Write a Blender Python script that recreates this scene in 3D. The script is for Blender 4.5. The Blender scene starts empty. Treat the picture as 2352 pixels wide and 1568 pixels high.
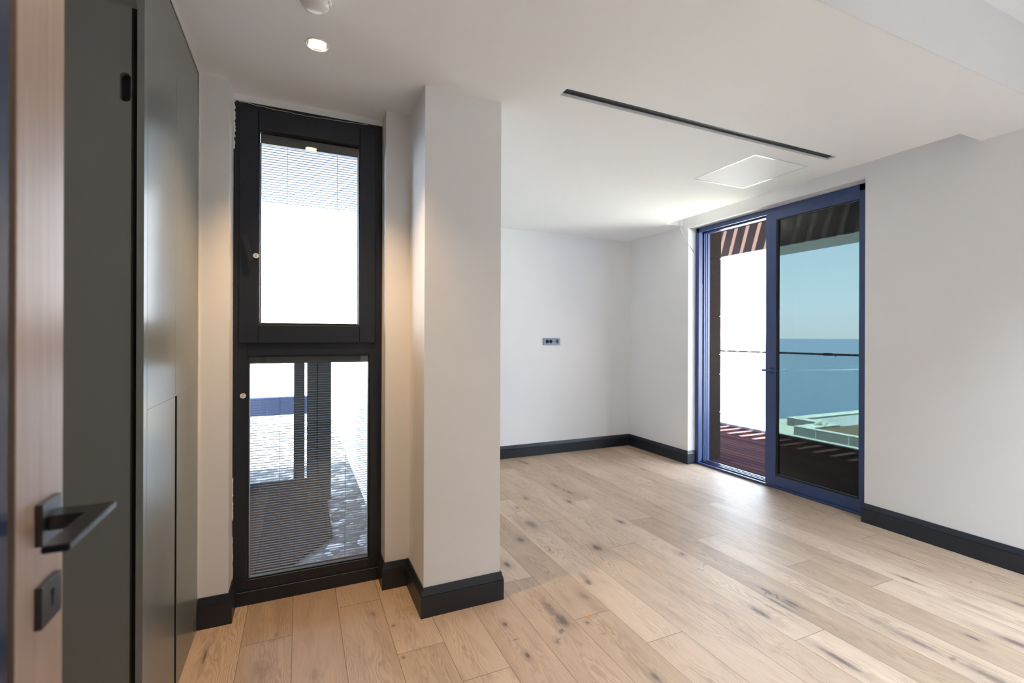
import bpy, bmesh, math, random
from mathutils import Vector, Matrix
random.seed(7)
scene = bpy.context.scene
C = scene.collection

# ------------------------------------------------------------------ camera
CAM_H = 1.30
F_PX, YAW, HORIZON, ROLL = 1086.8, 0.42211, 774.93, 0.003494
cd = bpy.data.cameras.new('camera')
cam = bpy.data.objects.new('camera', cd)
C.objects.link(cam)
cd.sensor_width = 36.0
cd.lens = F_PX / 2352 * 36.0
cd.shift_y = (HORIZON - 784.0) / 2352
cd.clip_start = 0.02
cd.clip_end = 200000
cd.dof.use_dof = True
cd.dof.focus_distance = 2.6
cd.dof.aperture_fstop = 3.2
fw = Vector((math.sin(YAW), math.cos(YAW), 0))
rt = Vector((math.cos(YAW), -math.sin(YAW), 0))
up = Vector((0, 0, 1))
r2 = rt * math.cos(ROLL) + up * math.sin(ROLL)
u2 = -rt * math.sin(ROLL) + up * math.cos(ROLL)
m = Matrix.Identity(4)
for i in range(3):
    m[i][0], m[i][1], m[i][2] = r2[i], u2[i], -fw[i]
m.translation = Vector((0, 0, CAM_H))
cam.matrix_world = m
scene.camera = cam

vs = scene.view_settings
vs.view_transform = 'Standard'
vs.look = 'None'
vs.gamma = 1.0
vs.use_curve_mapping = False
vs.exposure = 1.18
scene.cycles.use_denoising = True
scene.cycles.max_bounces = 14
scene.cycles.diffuse_bounces = 8
scene.cycles.transparent_max_bounces = 24
scene.cycles.sample_clamp_indirect = 8.0
scene.cycles.caustics_reflective = False

# ------------------------------------------------------------------ sky and sun
SKY = 9.0
w = bpy.data.worlds.new('world')
scene.world = w
w.use_nodes = True
nt = w.node_tree
nt.nodes.clear()
def wn(t, **k):
    n = nt.nodes.new(t)
    for a, b in k.items():
        setattr(n, a, b)
    return n
tc = wn('ShaderNodeTexCoord')
sep = wn('ShaderNodeSeparateXYZ')
nt.links.new(tc.outputs['Generated'], sep.inputs[0])
ramp = wn('ShaderNodeValToRGB')
nt.links.new(sep.outputs['Z'], ramp.inputs[0])
cr = ramp.color_ramp
cr.elements[0].position = 0.0
cr.elements[0].color = (1.00, 0.88, 0.89, 1)
cr.elements[1].position = 0.9
cr.elements[1].color = (0.13, 0.20, 0.34, 1)
e = cr.elements.new(0.06); e.color = (1.0, 0.97, 1.04, 1)
e = cr.elements.new(0.30); e.color = (0.60, 0.76, 0.93, 1)
# the half of the sky over the land (behind the house, where the sun stands) is hazier and brighter
dotn = wn('ShaderNodeVectorMath', operation='DOT_PRODUCT')
nt.links.new(tc.outputs['Generated'], dotn.inputs[0])
dotn.inputs[1].default_value = Vector((-0.45, -0.55, 0.70)).normalized()
mr = wn('ShaderNodeMapRange')
mr.inputs[1].default_value = 0.25
mr.inputs[2].default_value = 1.0
mr.inputs[3].default_value = 1.0
mr.inputs[4].default_value = 1.0
nt.links.new(dotn.outputs['Value'], mr.inputs[0])
mul = wn('ShaderNodeMath', operation='MULTIPLY')
nt.links.new(mr.outputs[0], mul.inputs[0])
mul.inputs[1].default_value = SKY
bg = wn('ShaderNodeBackground')
nt.links.new(ramp.outputs[0], bg.inputs[0])
nt.links.new(mul.outputs[0], bg.inputs[1])
wo = wn('ShaderNodeOutputWorld')
nt.links.new(bg.outputs[0], wo.inputs[0])

SUN_DIR = Vector((0.30, 0.31, -1.0)).normalized()
sd = bpy.data.lights.new('sun', 'SUN')
sd.energy = 72.0
sd.angle = math.radians(0.55)
sd.color = (1.0, 0.95, 0.88)
so = bpy.data.objects.new('sun', sd)
C.objects.link(so)
so.rotation_euler = SUN_DIR.to_track_quat('-Z', 'Y').to_euler()

# portals in the openings that let the daylight in
def portal(loc, sx, sy, rot):
    l = bpy.data.lights.new('daylight_portal', 'AREA')
    l.shape = 'RECTANGLE'; l.size = sx; l.size_y = sy; l.energy = 1
    l.cycles.is_portal = True
    o = bpy.data.objects.new('daylight_portal', l)
    o.location = loc; o.rotation_euler = rot
    C.objects.link(o)
portal((3.96, 2.87, 1.22), 1.7, 2.5, (math.pi/2, 0, math.pi/2))      # faces -x
portal((0.06, 2.76, 1.22), 0.70, 2.45, (math.pi/2, 0, math.pi))

# ------------------------------------------------------------------ materials
MAT = {}
def principled(name, col, rough=0.5, metal=0.0, spec=0.5, coat=0.0):
    mt = bpy.data.materials.new(name)
    mt.use_nodes = True
    b = mt.node_tree.nodes['Principled BSDF']
    b.inputs['Base Color'].default_value = (*col, 1)
    b.inputs['Roughness'].default_value = rough
    b.inputs['Metallic'].default_value = metal
    b.inputs['Specular IOR Level'].default_value = spec
    b.inputs['Coat Weight'].default_value = coat
    b.inputs['Coat Roughness'].default_value = 0.15
    MAT[name] = mt
    return mt, mt.node_tree, b

def noisy(name, col, col2, scale, rough=0.5, bump=0.0, bscale=None, dist=0.001, detail=4, **k):
    """two close tones mixed by noise, with a fine bump: nothing in the place is one flat tone"""
    mt, t, b = principled(name, col, rough, **k)
    co = t.nodes.new('ShaderNodeTexCoord')
    n = t.nodes.new('ShaderNodeTexNoise')
    n.inputs['Scale'].default_value = scale
    n.inputs['Detail'].default_value = detail
    t.links.new(co.outputs['Object'], n.inputs['Vector'])
    mx = t.nodes.new('ShaderNodeMix'); mx.data_type = 'RGBA'
    mx.inputs['A'].default_value = (*col, 1)
    mx.inputs['B'].default_value = (*col2, 1)
    t.links.new(n.outputs['Fac'], mx.inputs['Factor'])
    t.links.new(mx.outputs['Result'], b.inputs['Base Color'])
    if bump:
        n2 = t.nodes.new('ShaderNodeTexNoise')
        n2.inputs['Scale'].default_value = bscale or scale
        n2.inputs['Detail'].default_value = 6
        t.links.new(co.outputs['Object'], n2.inputs['Vector'])
        bp = t.nodes.new('ShaderNodeBump')
        bp.inputs['Strength'].default_value = bump
        bp.inputs['Distance'].default_value = dist
        t.links.new(n2.outputs['Fac'], bp.inputs['Height'])
        t.links.new(bp.outputs[0], b.inputs['Normal'])
    return mt

noisy('wall', (0.81, 0.818, 0.83), (0.825, 0.833, 0.845), 3, 0.75, 0.35, 160, 0.0008, spec=0.25)
noisy('ceiling', (0.885, 0.91, 0.93), (0.90, 0.925, 0.945), 1.2, 0.85, 0.1, 60, 0.0006, spec=0.2)
noisy('reveal', (0.82, 0.82, 0.82), (0.84, 0.84, 0.84), 3, 0.6, 0.05, 60, spec=0.3)
noisy('skirting', (0.010, 0.0145, 0.023), (0.014, 0.020, 0.030), 9, 0.42, 0.1, 40, 0.0004)
noisy('door_metal', (0.034, 0.060, 0.17), (0.038, 0.068, 0.19), 14, 0.45, 0.05, 300, 0.0002)
noisy('window_metal', (0.008, 0.0125, 0.023), (0.011, 0.0165, 0.028), 14, 0.40, 0.08, 200, 0.0003)
noisy('rubber', (0.006, 0.006, 0.007), (0.010, 0.010, 0.011), 30, 0.6)
noisy('track', (0.26, 0.28, 0.31), (0.32, 0.34, 0.37), 20, 0.25, metal=0.9)
noisy('cabinet', (0.165, 0.175, 0.163), (0.172, 0.183, 0.170), 2, 0.26, 0.04, 90, 0.0004, spec=0.6)
noisy('cabinet_gap', (0.008, 0.008, 0.008), (0.012, 0.012, 0.012), 20, 0.8)
noisy('caulk', (0.80, 0.80, 0.78), (0.70, 0.70, 0.66), 40, 0.5)
noisy('foam', (0.62, 0.52, 0.34), (0.75, 0.68, 0.52), 60, 0.8, 0.6, 150, 0.002)
noisy('handle_metal', (0.085, 0.085, 0.092), (0.10, 0.10, 0.108), 30, 0.32, metal=0.85)
noisy('dark_hole', (0.004, 0.004, 0.004), (0.006, 0.006, 0.006), 30, 0.9)
noisy('navy_panel', (0.028, 0.045, 0.085), (0.034, 0.052, 0.095), 3, 0.16, spec=0.6)
noisy('white_plastic', (0.78, 0.78, 0.77), (0.82, 0.82, 0.81), 30, 0.22)
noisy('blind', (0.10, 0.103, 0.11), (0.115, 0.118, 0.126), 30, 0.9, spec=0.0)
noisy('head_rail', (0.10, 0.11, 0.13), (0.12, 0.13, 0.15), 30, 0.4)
noisy('socket', (0.19, 0.24, 0.34), (0.21, 0.26, 0.36), 30, 0.35, metal=0.2)
noisy('lamp_white', (0.85, 0.84, 0.80), (0.88, 0.86, 0.82), 30, 0.3)
noisy('hatch', (0.885, 0.91, 0.93), (0.90, 0.925, 0.945), 8, 0.6)
noisy('aluminium', (0.72, 0.74, 0.75), (0.82, 0.84, 0.85), 25, 0.28, metal=0.7)
noisy('slot_black', (0.018, 0.022, 0.030), (0.024, 0.028, 0.036), 30, 0.5)
noisy('fascia', (0.042, 0.028, 0.025), (0.050, 0.035, 0.031), 5, 0.9, spec=0.0)
noisy('fascia_light', (0.30, 0.28, 0.29), (0.34, 0.32, 0.33), 3, 0.5)
noisy('beige_metal', (0.45, 0.37, 0.27), (0.50, 0.42, 0.32), 8, 0.5)
noisy('terrace_wall', (0.12, 0.125, 0.12), (0.15, 0.155, 0.15), 1.5, 0.8)
noisy('terrace_ground', (0.48, 0.46, 0.38), (0.56, 0.53, 0.44), 1.0, 0.85)
noisy('terrace_cap', (0.52, 0.52, 0.44), (0.58, 0.57, 0.49), 2, 0.8)
noisy('soil', (0.10, 0.058, 0.03), (0.17, 0.10, 0.055), 9, 0.95, 0.8, 6, 0.05)
noisy('gravel', (0.62, 0.62, 0.60), (0.20, 0.20, 0.20), 5, 0.9, 1.0, 14, 0.05)
noisy('foam_wake', (0.75, 0.80, 0.85), (0.55, 0.65, 0.75), 0.2, 0.8)
noisy('render_white', (0.80, 0.80, 0.78), (0.74, 0.74, 0.72), 2, 0.85, 0.2, 40)
noisy('concrete_grey', (0.011, 0.011, 0.010), (0.016, 0.016, 0.014), 3, 0.9, spec=0.0)
noisy('ground_shade', (0.005, 0.0045, 0.0045), (0.008, 0.007, 0.007), 8, 0.9, spec=0.0)  # near-black tone puts the shade into the ground's colour
noisy('unit_blue', (0.030, 0.045, 0.10), (0.04, 0.06, 0.12), 6, 0.5)
noisy('cable', (0.78, 0.78, 0.76), (0.70, 0.70, 0.68), 60, 0.4)
noisy('cable_dark', (0.03, 0.03, 0.03), (0.05, 0.05, 0.05), 60, 0.5)
noisy('cable_red', (0.65, 0.16, 0.10), (0.55, 0.12, 0.08), 60, 0.5)
noisy('varnish_spot', (0.45, 0.20, 0.04), (0.60, 0.32, 0.10), 60, 0.4)

# stone cladding
mt = noisy('cladding', (0.014, 0.010, 0.008), (0.030, 0.0225, 0.018), 35, 0.9, 0.5, 90, 0.002, detail=8, spec=0.05)

# glass: thin panes that mirror by angle and let the rest through with their tint
def pane(name, tint, ior=1.5, rough=0.0):
    mt = bpy.data.materials.new(name); mt.use_nodes = True
    t = mt.node_tree; t.nodes.clear()
    tr = t.nodes.new('ShaderNodeBsdfTransparent'); tr.inputs[0].default_value = (*tint, 1)
    gl = t.nodes.new('ShaderNodeBsdfGlossy'); gl.inputs['Roughness'].default_value = rough
    fr = t.nodes.new('ShaderNodeFresnel'); fr.inputs[0].default_value = ior
    mx = t.nodes.new('ShaderNodeMixShader')
    o = t.nodes.new('ShaderNodeOutputMaterial')
    t.links.new(fr.outputs[0], mx.inputs[0]); t.links.new(tr.outputs[0], mx.inputs[1])
    t.links.new(gl.outputs[0], mx.inputs[2]); t.links.new(mx.outputs[0], o.inputs[0])
    MAT[name] = mt
pane('tinted_glass', (0.0212, 0.0335, 0.0350), 1.35)
pane('clear_glass', (0.86, 0.90, 0.89), 2.2)
pane('rail_glass', (0.86, 0.91, 0.90), 1.35)
t = MAT['rail_glass'].node_tree                 # a film of dust catches the sun
o_ = [n for n in t.nodes if n.type == 'OUTPUT_MATERIAL'][0]; prev = o_.inputs[0].links[0].from_socket
df = t.nodes.new('ShaderNodeBsdfTranslucent'); df.inputs[0].default_value = (0.8, 0.8, 0.8, 1)
m2 = t.nodes.new('ShaderNodeMixShader'); m2.inputs[0].default_value = 0.06
t.links.new(prev, m2.inputs[1]); t.links.new(df.outputs[0], m2.inputs[2]); t.links.new(m2.outputs[0], o_.inputs[0])

# lamp
mt = bpy.data.materials.new('lamp_glow'); mt.use_nodes = True
b = mt.node_tree.nodes['Principled BSDF']
b.inputs['Emission Color'].default_value = (1.0, 0.80, 0.52, 1)
b.inputs['Emission Strength'].default_value = 30
MAT['lamp_glow'] = mt

# wood of the entrance door
mt, t, b = principled('door_wood', (0.40, 0.28, 0.21), 0.35)
co = t.nodes.new('ShaderNodeTexCoord'); mp = t.nodes.new('ShaderNodeMapping')
mp.inputs['Scale'].default_value = (30, 30, 1.2)
n = t.nodes.new('ShaderNodeTexNoise'); n.inputs['Scale'].default_value = 2.5; n.inputs['Detail'].default_value = 6
n.inputs['Distortion'].default_value = 0.4
t.links.new(co.outputs['Object'], mp.inputs[0]); t.links.new(mp.outputs[0], n.inputs['Vector'])
rp = t.nodes.new('ShaderNodeValToRGB')
rp.color_ramp.elements[0].position = 0.3; rp.color_ramp.elements[0].color = (0.33, 0.235, 0.185, 1)
rp.color_ramp.elements[1].position = 0.7; rp.color_ramp.elements[1].color = (0.40, 0.29, 0.23, 1)
t.links.new(n.outputs['Fac'], rp.inputs[0]); t.links.new(rp.outputs[0], b.inputs['Base Color'])

# deck boards: run along y, grooves every 0.145 m in x
mt, t, b = principled('deck', (0.10, 0.05, 0.045), 0.8, spec=0.0)
co = t.nodes.new('ShaderNodeTexCoord'); sp = t.nodes.new('ShaderNodeSeparateXYZ')
t.links.new(co.outputs['Object'], sp.inputs[0])
def M(t, op, a, bb=None, c=None):
    n = t.nodes.new('ShaderNodeMath'); n.operation = op
    for i, v in enumerate((a, bb, c)):
        if v is None: continue
        if isinstance(v, (int, float)): n.inputs[i].default_value = v
        else: t.links.new(v, n.inputs[i])
    return n.outputs[0]
q = M(t, 'DIVIDE', M(t, 'ADD', sp.outputs['X'], 10.0), 0.098)
idx = M(t, 'FLOOR', q); fr = M(t, 'FRACT', q)
cmb = t.nodes.new('ShaderNodeCombineXYZ')
t.links.new(idx, cmb.inputs[0]); t.links.new(M(t, 'FLOOR', M(t, 'ADD', M(t, 'DIVIDE', sp.outputs['Y'], 2.1), M(t, 'MULTIPLY', idx, 0.37))), cmb.inputs[1])
wnz = t.nodes.new('ShaderNodeTexWhiteNoise'); t.links.new(cmb.outputs[0], wnz.inputs['Vector'])
rp = t.nodes.new('ShaderNodeValToRGB')
rp.color_ramp.elements[0].color = (0.048, 0.027, 0.031, 1); rp.color_ramp.elements[1].color = (0.092, 0.044, 0.038, 1)
e = rp.color_ramp.elements.new(0.5); e.color = (0.064, 0.036, 0.042, 1)
t.links.new(wnz.outputs['Value'], rp.inputs[0])
gz = t.nodes.new('ShaderNodeTexNoise'); gm = t.nodes.new('ShaderNodeMapping'); gm.inputs['Scale'].default_value = (60, 3, 1)
t.links.new(co.outputs['Object'], gm.inputs[0]); t.links.new(gm.outputs[0], gz.inputs['Vector']); gz.inputs['Scale'].default_value = 1; gz.inputs['Detail'].default_value = 5
grooves = M(t, 'LESS_THAN', M(t, 'ABSOLUTE', M(t, 'SUBTRACT', fr, 0.5)), 0.455)
mx = t.nodes.new('ShaderNodeMix'); mx.data_type = 'RGBA'; mx.blend_type = 'MULTIPLY'
mx.inputs['Factor'].default_value = 0.5
t.links.new(rp.outputs[0], mx.inputs['A']); t.links.new(gz.outputs['Fac'], mx.inputs['B'])
mx2 = t.nodes.new('ShaderNodeMix'); mx2.data_type = 'RGBA'; mx2.inputs['A'].default_value = (0.002, 0.001, 0.001, 1)
t.links.new(grooves, mx2.inputs['Factor']); t.links.new(mx.outputs['Result'], mx2.inputs['B'])
t.links.new(mx2.outputs['Result'], b.inputs['Base Color'])
bp = t.nodes.new('ShaderNodeBump'); bp.inputs['Distance'].default_value = 0.01; bp.inputs['Strength'].default_value = 1
t.links.new(grooves, bp.inputs['Height']); t.links.new(bp.outputs[0], b.inputs['Normal'])

# pebbles: cells of their own tone with dark gaps
mt, t, b = principled('pebbles', (0.4, 0.4, 0.4), 0.8)
co = t.nodes.new('ShaderNodeTexCoord')
vo = t.nodes.new('ShaderNodeTexVoronoi'); vo.inputs['Scale'].default_value = 16.0
t.links.new(co.outputs['Object'], vo.inputs['Vector'])
sx_ = t.nodes.new('ShaderNodeSeparateColor'); t.links.new(vo.outputs['Color'], sx_.inputs[0])
rp = t.nodes.new('ShaderNodeValToRGB')
rp.color_ramp.elements[0].position = .62; rp.color_ramp.elements[0].color = (0.004, 0.004, 0.005, 1)
rp.color_ramp.elements[1].position = .98; rp.color_ramp.elements[1].color = (0.22, 0.22, 0.23, 1)
t.links.new(sx_.outputs[0], rp.inputs[0]); t.links.new(rp.outputs[0], b.inputs['Base Color'])
bp = t.nodes.new('ShaderNodeBump'); bp.inputs['Distance'].default_value = 0.02; bp.invert = True
t.links.new(vo.outputs['Distance'], bp.inputs['Height']); t.links.new(bp.outputs[0], b.inputs['Normal'])
# sea
mt, t, b = principled('sea', (0.10, 0.22, 0.40), 0.28, spec=0.5)
co = t.nodes.new('ShaderNodeTexCoord'); mp = t.nodes.new('ShaderNodeMapping')
mp.inputs['Scale'].default_value = (0.05, 0.05, 0.05)
t.links.new(co.outputs['Object'], mp.inputs[0])
n = t.nodes.new('ShaderNodeTexNoise'); n.inputs['Scale'].default_value = 1.0; n.inputs['Detail'].default_value = 8
t.links.new(mp.outputs[0], n.inputs['Vector'])
rp = t.nodes.new('ShaderNodeValToRGB')
rp.color_ramp.elements[0].position = .35; rp.color_ramp.elements[0].color = (0.052, 0.110, 0.190, 1)
rp.color_ramp.elements[1].position = .65; rp.color_ramp.elements[1].color = (0.068, 0.132, 0.215, 1)
t.links.new(n.outputs['Fac'], rp.inputs[0]); t.links.new(rp.outputs[0], b.inputs['Base Color'])
bp = t.nodes.new('ShaderNodeBump'); bp.inputs['Distance'].default_value = 2.0; bp.inputs['Strength'].default_value = 0.5
t.links.new(n.outputs['Fac'], bp.inputs['Height']); t.links.new(bp.outputs[0], b.inputs['Normal'])

# oak floor
mt, t, b = principled('oak', (0.5, 0.37, 0.25), 0.42, spec=0.42)
def attr(nm):
    a = t.nodes.new('ShaderNodeAttribute'); a.attribute_name = nm; return a
pl = attr('plank'); kn = attr('knot')
ps = t.nodes.new('ShaderNodeSeparateXYZ'); t.links.new(pl.outputs['Vector'], ps.inputs[0])
U, V, ID = ps.outputs                                 # along (m), across (m), random per plank
def noise(vec, scale, detail=4, dist=0.0, rough=0.5):
    n = t.nodes.new('ShaderNodeTexNoise'); n.inputs['Scale'].default_value = scale
    n.inputs['Detail'].default_value = detail; n.inputs['Distortion'].default_value = dist
    n.inputs['Roughness'].default_value = rough
    t.links.new(vec, n.inputs['Vector']); return n
def comb(x, y, z):
    c = t.nodes.new('ShaderNodeCombineXYZ')
    for i, v in enumerate((x, y, z)):
        if isinstance(v, (int, float)): c.inputs[i].default_value = v
        else: t.links.new(v, c.inputs[i])
    return c.outputs[0]
idz = M(t, 'MULTIPLY', ID, 40.0)
big = noise(comb(M(t, 'MULTIPLY', U, 1.6), M(t, 'MULTIPLY', V, 9.0), idz), 1.0, 3)
# cathedral grain: rings of a tilted field
fld = M(t, 'ADD', M(t, 'MULTIPLY', M(t, 'MULTIPLY', V, V), 900.0), M(t, 'MULTIPLY', U, 3.0))
fld = M(t, 'ADD', fld, M(t, 'MULTIPLY', big.outputs['Fac'], 16.0))
wob = noise(comb(M(t, 'MULTIPLY', U, 14.0), M(t, 'MULTIPLY', V, 60.0), idz), 1.0, 5)
fld = M(t, 'ADD', fld, M(t, 'MULTIPLY', wob.outputs['Fac'], 1.6))
ring = M(t, 'POWER', M(t, 'ABSOLUTE', M(t, 'SINE', M(t, 'MULTIPLY', fld, 3.1))), 3.0)
fine = noise(comb(M(t, 'MULTIPLY', U, 9.0), M(t, 'MULTIPLY', V, 420.0), idz), 1.0, 6, 0.3, 0.65)
blot = noise(comb(M(t, 'MULTIPLY', U, 3.5), M(t, 'MULTIPLY', V, 14.0), M(t, 'ADD', idz, 9.0)), 1.0, 4, 0.5)
r1 = t.nodes.new('ShaderNodeValToRGB')
r1.color_ramp.elements[0].color = (0.47, 0.340, 0.24, 1); r1.color_ramp.elements[1].color = (0.69, 0.53, 0.40, 1)
e = r1.color_ramp.elements.new(0.5); e.color = (0.59, 0.44, 0.325, 1)
e = r1.color_ramp.elements.new(0.25); e.color = (0.52, 0.385, 0.28, 1)
t.links.new(ID, r1.inputs[0])
def mix(a, bb, f, mode='MIX'):
    x = t.nodes.new('ShaderNodeMix'); x.data_type = 'RGBA'; x.blend_type = mode
    for nm, v in (('A', a), ('B', bb), ('Factor', f)):
        if isinstance(v, tuple): x.inputs[nm].default_value = (*v, 1)
        elif isinstance(v, (int, float)): x.inputs[nm].default_value = v
        else: t.links.new(v, x.inputs[nm])
    return x.outputs['Result']
def rng(v, a, bb, c=0.0, d=1.0):
    x = t.nodes.new('ShaderNodeMapRange'); x.clamp = True
    t.links.new(v, x.inputs[0])
    for i, q in enumerate((a, bb, c, d)): x.inputs[i + 1].default_value = q
    return x.outputs[0]
col = mix(r1.outputs[0], (0.33, 0.235, 0.175), rng(blot.outputs['Fac'], 0.52, 0.78, 0, 0.55))
col = mix(col, (0.66, 0.50, 0.34), rng(blot.outputs['Fac'], 0.46, 0.25, 0, 0.5))
col = mix(col, (0.27, 0.175, 0.105), M(t, 'MULTIPLY', ring, rng(big.outputs['Fac'], 0.38, 0.62, 0.08, 0.48)))
col = mix(col, (0.30, 0.20, 0.13), rng(fine.outputs['Fac'], 0.48, 0.78, 0, 0.45))
# knots
ks = t.nodes.new('ShaderNodeSeparateXYZ'); t.links.new(kn.outputs['Vector'], ks.inputs[0])
kd = M(t, 'SQRT', M(t, 'ADD', M(t, 'MULTIPLY', ks.outputs[0], ks.outputs[0]), M(t, 'MULTIPLY', ks.outputs[1], ks.outputs[1])))
kn2 = noise(comb(M(t, 'MULTIPLY', U, 40.0), M(t, 'MULTIPLY', V, 90.0), idz), 1.0, 4)
kd = M(t, 'ADD', kd, M(t, 'MULTIPLY', M(t, 'SUBTRACT', kn2.outputs['Fac'], 0.5), 1.1))
col = mix(col, (0.29, 0.205, 0.165), M(t, 'MULTIPLY', rng(kd, 2.6, 0.8, 0, 0.55), ks.outputs[2]))
col = mix(col, (0.105, 0.080, 0.075), M(t, 'MULTIPLY', rng(kd, 1.0, 0.35, 0, 0.80), ks.outputs[2]))
# joints
ve = M(t, 'SUBTRACT', 0.0986, M(t, 'ABSOLUTE', V))
ue = M(t, 'SUBTRACT', 0.9365, M(t, 'ABSOLUTE', M(t, 'SUBTRACT', U, 0.9365)))
gap = M(t, 'MINIMUM', ve, ue)
col = mix(col, (0.16, 0.10, 0.06), rng(gap, 0.0016, 0.0006, 0, 0.85))
t.links.new(col, b.inputs['Base Color'])
rr = M(t, 'ADD', 0.46, M(t, 'MULTIPLY', fine.outputs['Fac'], 0.16))
t.links.new(rr, b.inputs['Roughness'])
hh = M(t, 'ADD', M(t, 'MULTIPLY', rng(gap, 0.0, 0.002), 1.0), M(t, 'MULTIPLY', M(t, 'ADD', fine.outputs['Fac'], M(t, 'MULTIPLY', ring, -0.3)), 0.22))
bp = t.nodes.new('ShaderNodeBump'); bp.inputs['Distance'].default_value = 0.0009; bp.inputs['Strength'].default_value = 0.7
t.links.new(hh, bp.inputs['Height']); t.links.new(bp.outputs[0], b.inputs['Normal'])

# ------------------------------------------------------------------ helpers
def tag(o, label=None, cat=None, group=None, kind=None):
    if label: o['label'] = label
    if cat: o['category'] = cat
    if group: o['group'] = group
    if kind: o['kind'] = kind
    return o
def thing(name, loc, label=None, cat=None, group=None, kind=None):
    o = bpy.data.objects.new(name, None); C.objects.link(o)
    o.location = loc; o.empty_display_size = 0.1
    return tag(o, label, cat, group, kind)
class MB:
    """gathers shapes in world coordinates; build() links them as ONE mesh object"""
    def __init__(s): s.bm = bmesh.new()
    def box(s, x0, x1, y0, y1, z0, z1, bev=0.0, seg=1):
        r = bmesh.ops.create_cube(s.bm, size=1)
        vs = r['verts']
        for v in vs:
            v.co = Vector(((x0 + x1) / 2 + v.co.x * (x1 - x0), (y0 + y1) / 2 + v.co.y * (y1 - y0), (z0 + z1) / 2 + v.co.z * (z1 - z0)))
        if bev:
            es = list({e for v in vs for e in v.link_edges})
            bmesh.ops.bevel(s.bm, geom=es, offset=bev, segments=seg, affect='EDGES', profile=0.5)
        return s
    def ring(s, plane, a0, a1, b0, b1, w, d0, d1, bev=0.0):
        """frame of four members; w = (left, right, bottom, top). plane 'xz' or 'yz' or 'xy'"""
        l, r, bt, tp = w
        for (p0, p1, q0, q1) in ((a0, a0 + l, b0, b1), (a1 - r, a1, b0, b1), (a0 + l, a1 - r, b0, b0 + bt), (a0 + l, a1 - r, b1 - tp, b1)):
            if p1 - p0 < 1e-5 or q1 - q0 < 1e-5: continue
            if plane == 'xz': s.box(p0, p1, d0, d1, q0, q1, bev)
            elif plane == 'yz': s.box(d0, d1, p0, p1, q0, q1, bev)
            else: s.box(p0, p1, q0, q1, d0, d1, bev)
        return s
    def cyl(s, c, axis, r, h, n=32, r2=None, caps=True):
        res = bmesh.ops.create_cone(s.bm, cap_ends=caps, segments=n, radius1=r, radius2=r if r2 is None else r2, depth=h)
        rot = Vector((0, 0, 1)).rotation_difference(Vector(axis)).to_matrix().to_4x4()
        bmesh.ops.transform(s.bm, matrix=Matrix.Translation(Vector(c)) @ rot, verts=res['verts'])
        return s
    def lathe(s, c, prof, n=48, flip=False):
        """prof: (radius, z) pairs turned about the z axis through c"""
        rings = []
        for r, z in prof:
            rings.append([s.bm.verts.new((c[0] + r * math.cos(2 * math.pi * k / n), c[1] + r * math.sin(2 * math.pi * k / n), c[2] + z)) for k in range(n)])
        for A, B in zip(rings, rings[1:]):
            for k in range(n):
                f = (A[k], A[(k + 1) % n], B[(k + 1) % n], B[k])
                s.bm.faces.new(f)
        return s
    def quad(s, *pts):
        s.bm.faces.new([s.bm.verts.new(p) for p in pts]); return s
    def tube(s, pts, r, n=10):
        pts = [Vector(p) for p in pts]; rings = []
        for i, p in enumerate(pts):
            d = (pts[min(i + 1, len(pts) - 1)] - pts[max(i - 1, 0)]).normalized()
            a = d.cross(Vector((0.3, 0.1, 1))).normalized(); bb = d.cross(a)
            rings.append([s.bm.verts.new(p + a * r * math.cos(2 * math.pi * k / n) + bb * r * math.sin(2 * math.pi * k / n)) for k in range(n)])
        for A, B in zip(rings, rings[1:]):
            for k in range(n): s.bm.faces.new((A[k], A[(k + 1) % n], B[(k + 1) % n], B[k]))
        s.bm.faces.new(rings[0][::-1]); s.bm.faces.new(rings[-1])
        return s
    def extrude_poly(s, pts, vec):
        """closed prism from a planar polygon"""
        a = [s.bm.verts.new(p) for p in pts]; b_ = [s.bm.verts.new(Vector(p) + Vector(vec)) for p in pts]
        s.bm.faces.new(a); s.bm.faces.new(b_[::-1])
        for i in range(len(pts)):
            j = (i + 1) % len(pts); s.bm.faces.new((a[i], b_[i], b_[j], a[j]))
        return s
    def build(s, name, mat, parent=None, smooth=False, kind=None, label=None, cat=None, origin=None):
        bmesh.ops.recalc_face_normals(s.bm, faces=s.bm.faces)
        me = bpy.data.meshes.new(name)
        off = Vector((0, 0, 0))
        if parent is not None: off = Vector(parent.matrix_world.translation) if False else world_loc(parent)
        elif origin is not None: off = Vector(origin)
        if off.length: bmesh.ops.translate(s.bm, vec=-off, verts=s.bm.verts)
        s.bm.to_mesh(me); s.bm.free()
        if smooth:
            me.polygons.foreach_set('use_smooth', [True] * len(me.polygons))
            me.set_sharp_from_angle(angle=math.radians(35))
        me.materials.append(MAT[mat])
        o = bpy.data.objects.new(name, me); C.objects.link(o)
        if parent is not None: o.parent = parent
        elif origin is not None: o.location = origin
        return tag(o, label, cat, kind=kind)
def world_loc(o):
    v = Vector(o.location)
    while o.parent: o = o.parent; v += Vector(o.location)
    return v
def S(name, mb, mat, label=None, cat=None):
    return mb.build(name, mat, kind='structure', label=label, cat=cat)

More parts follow.
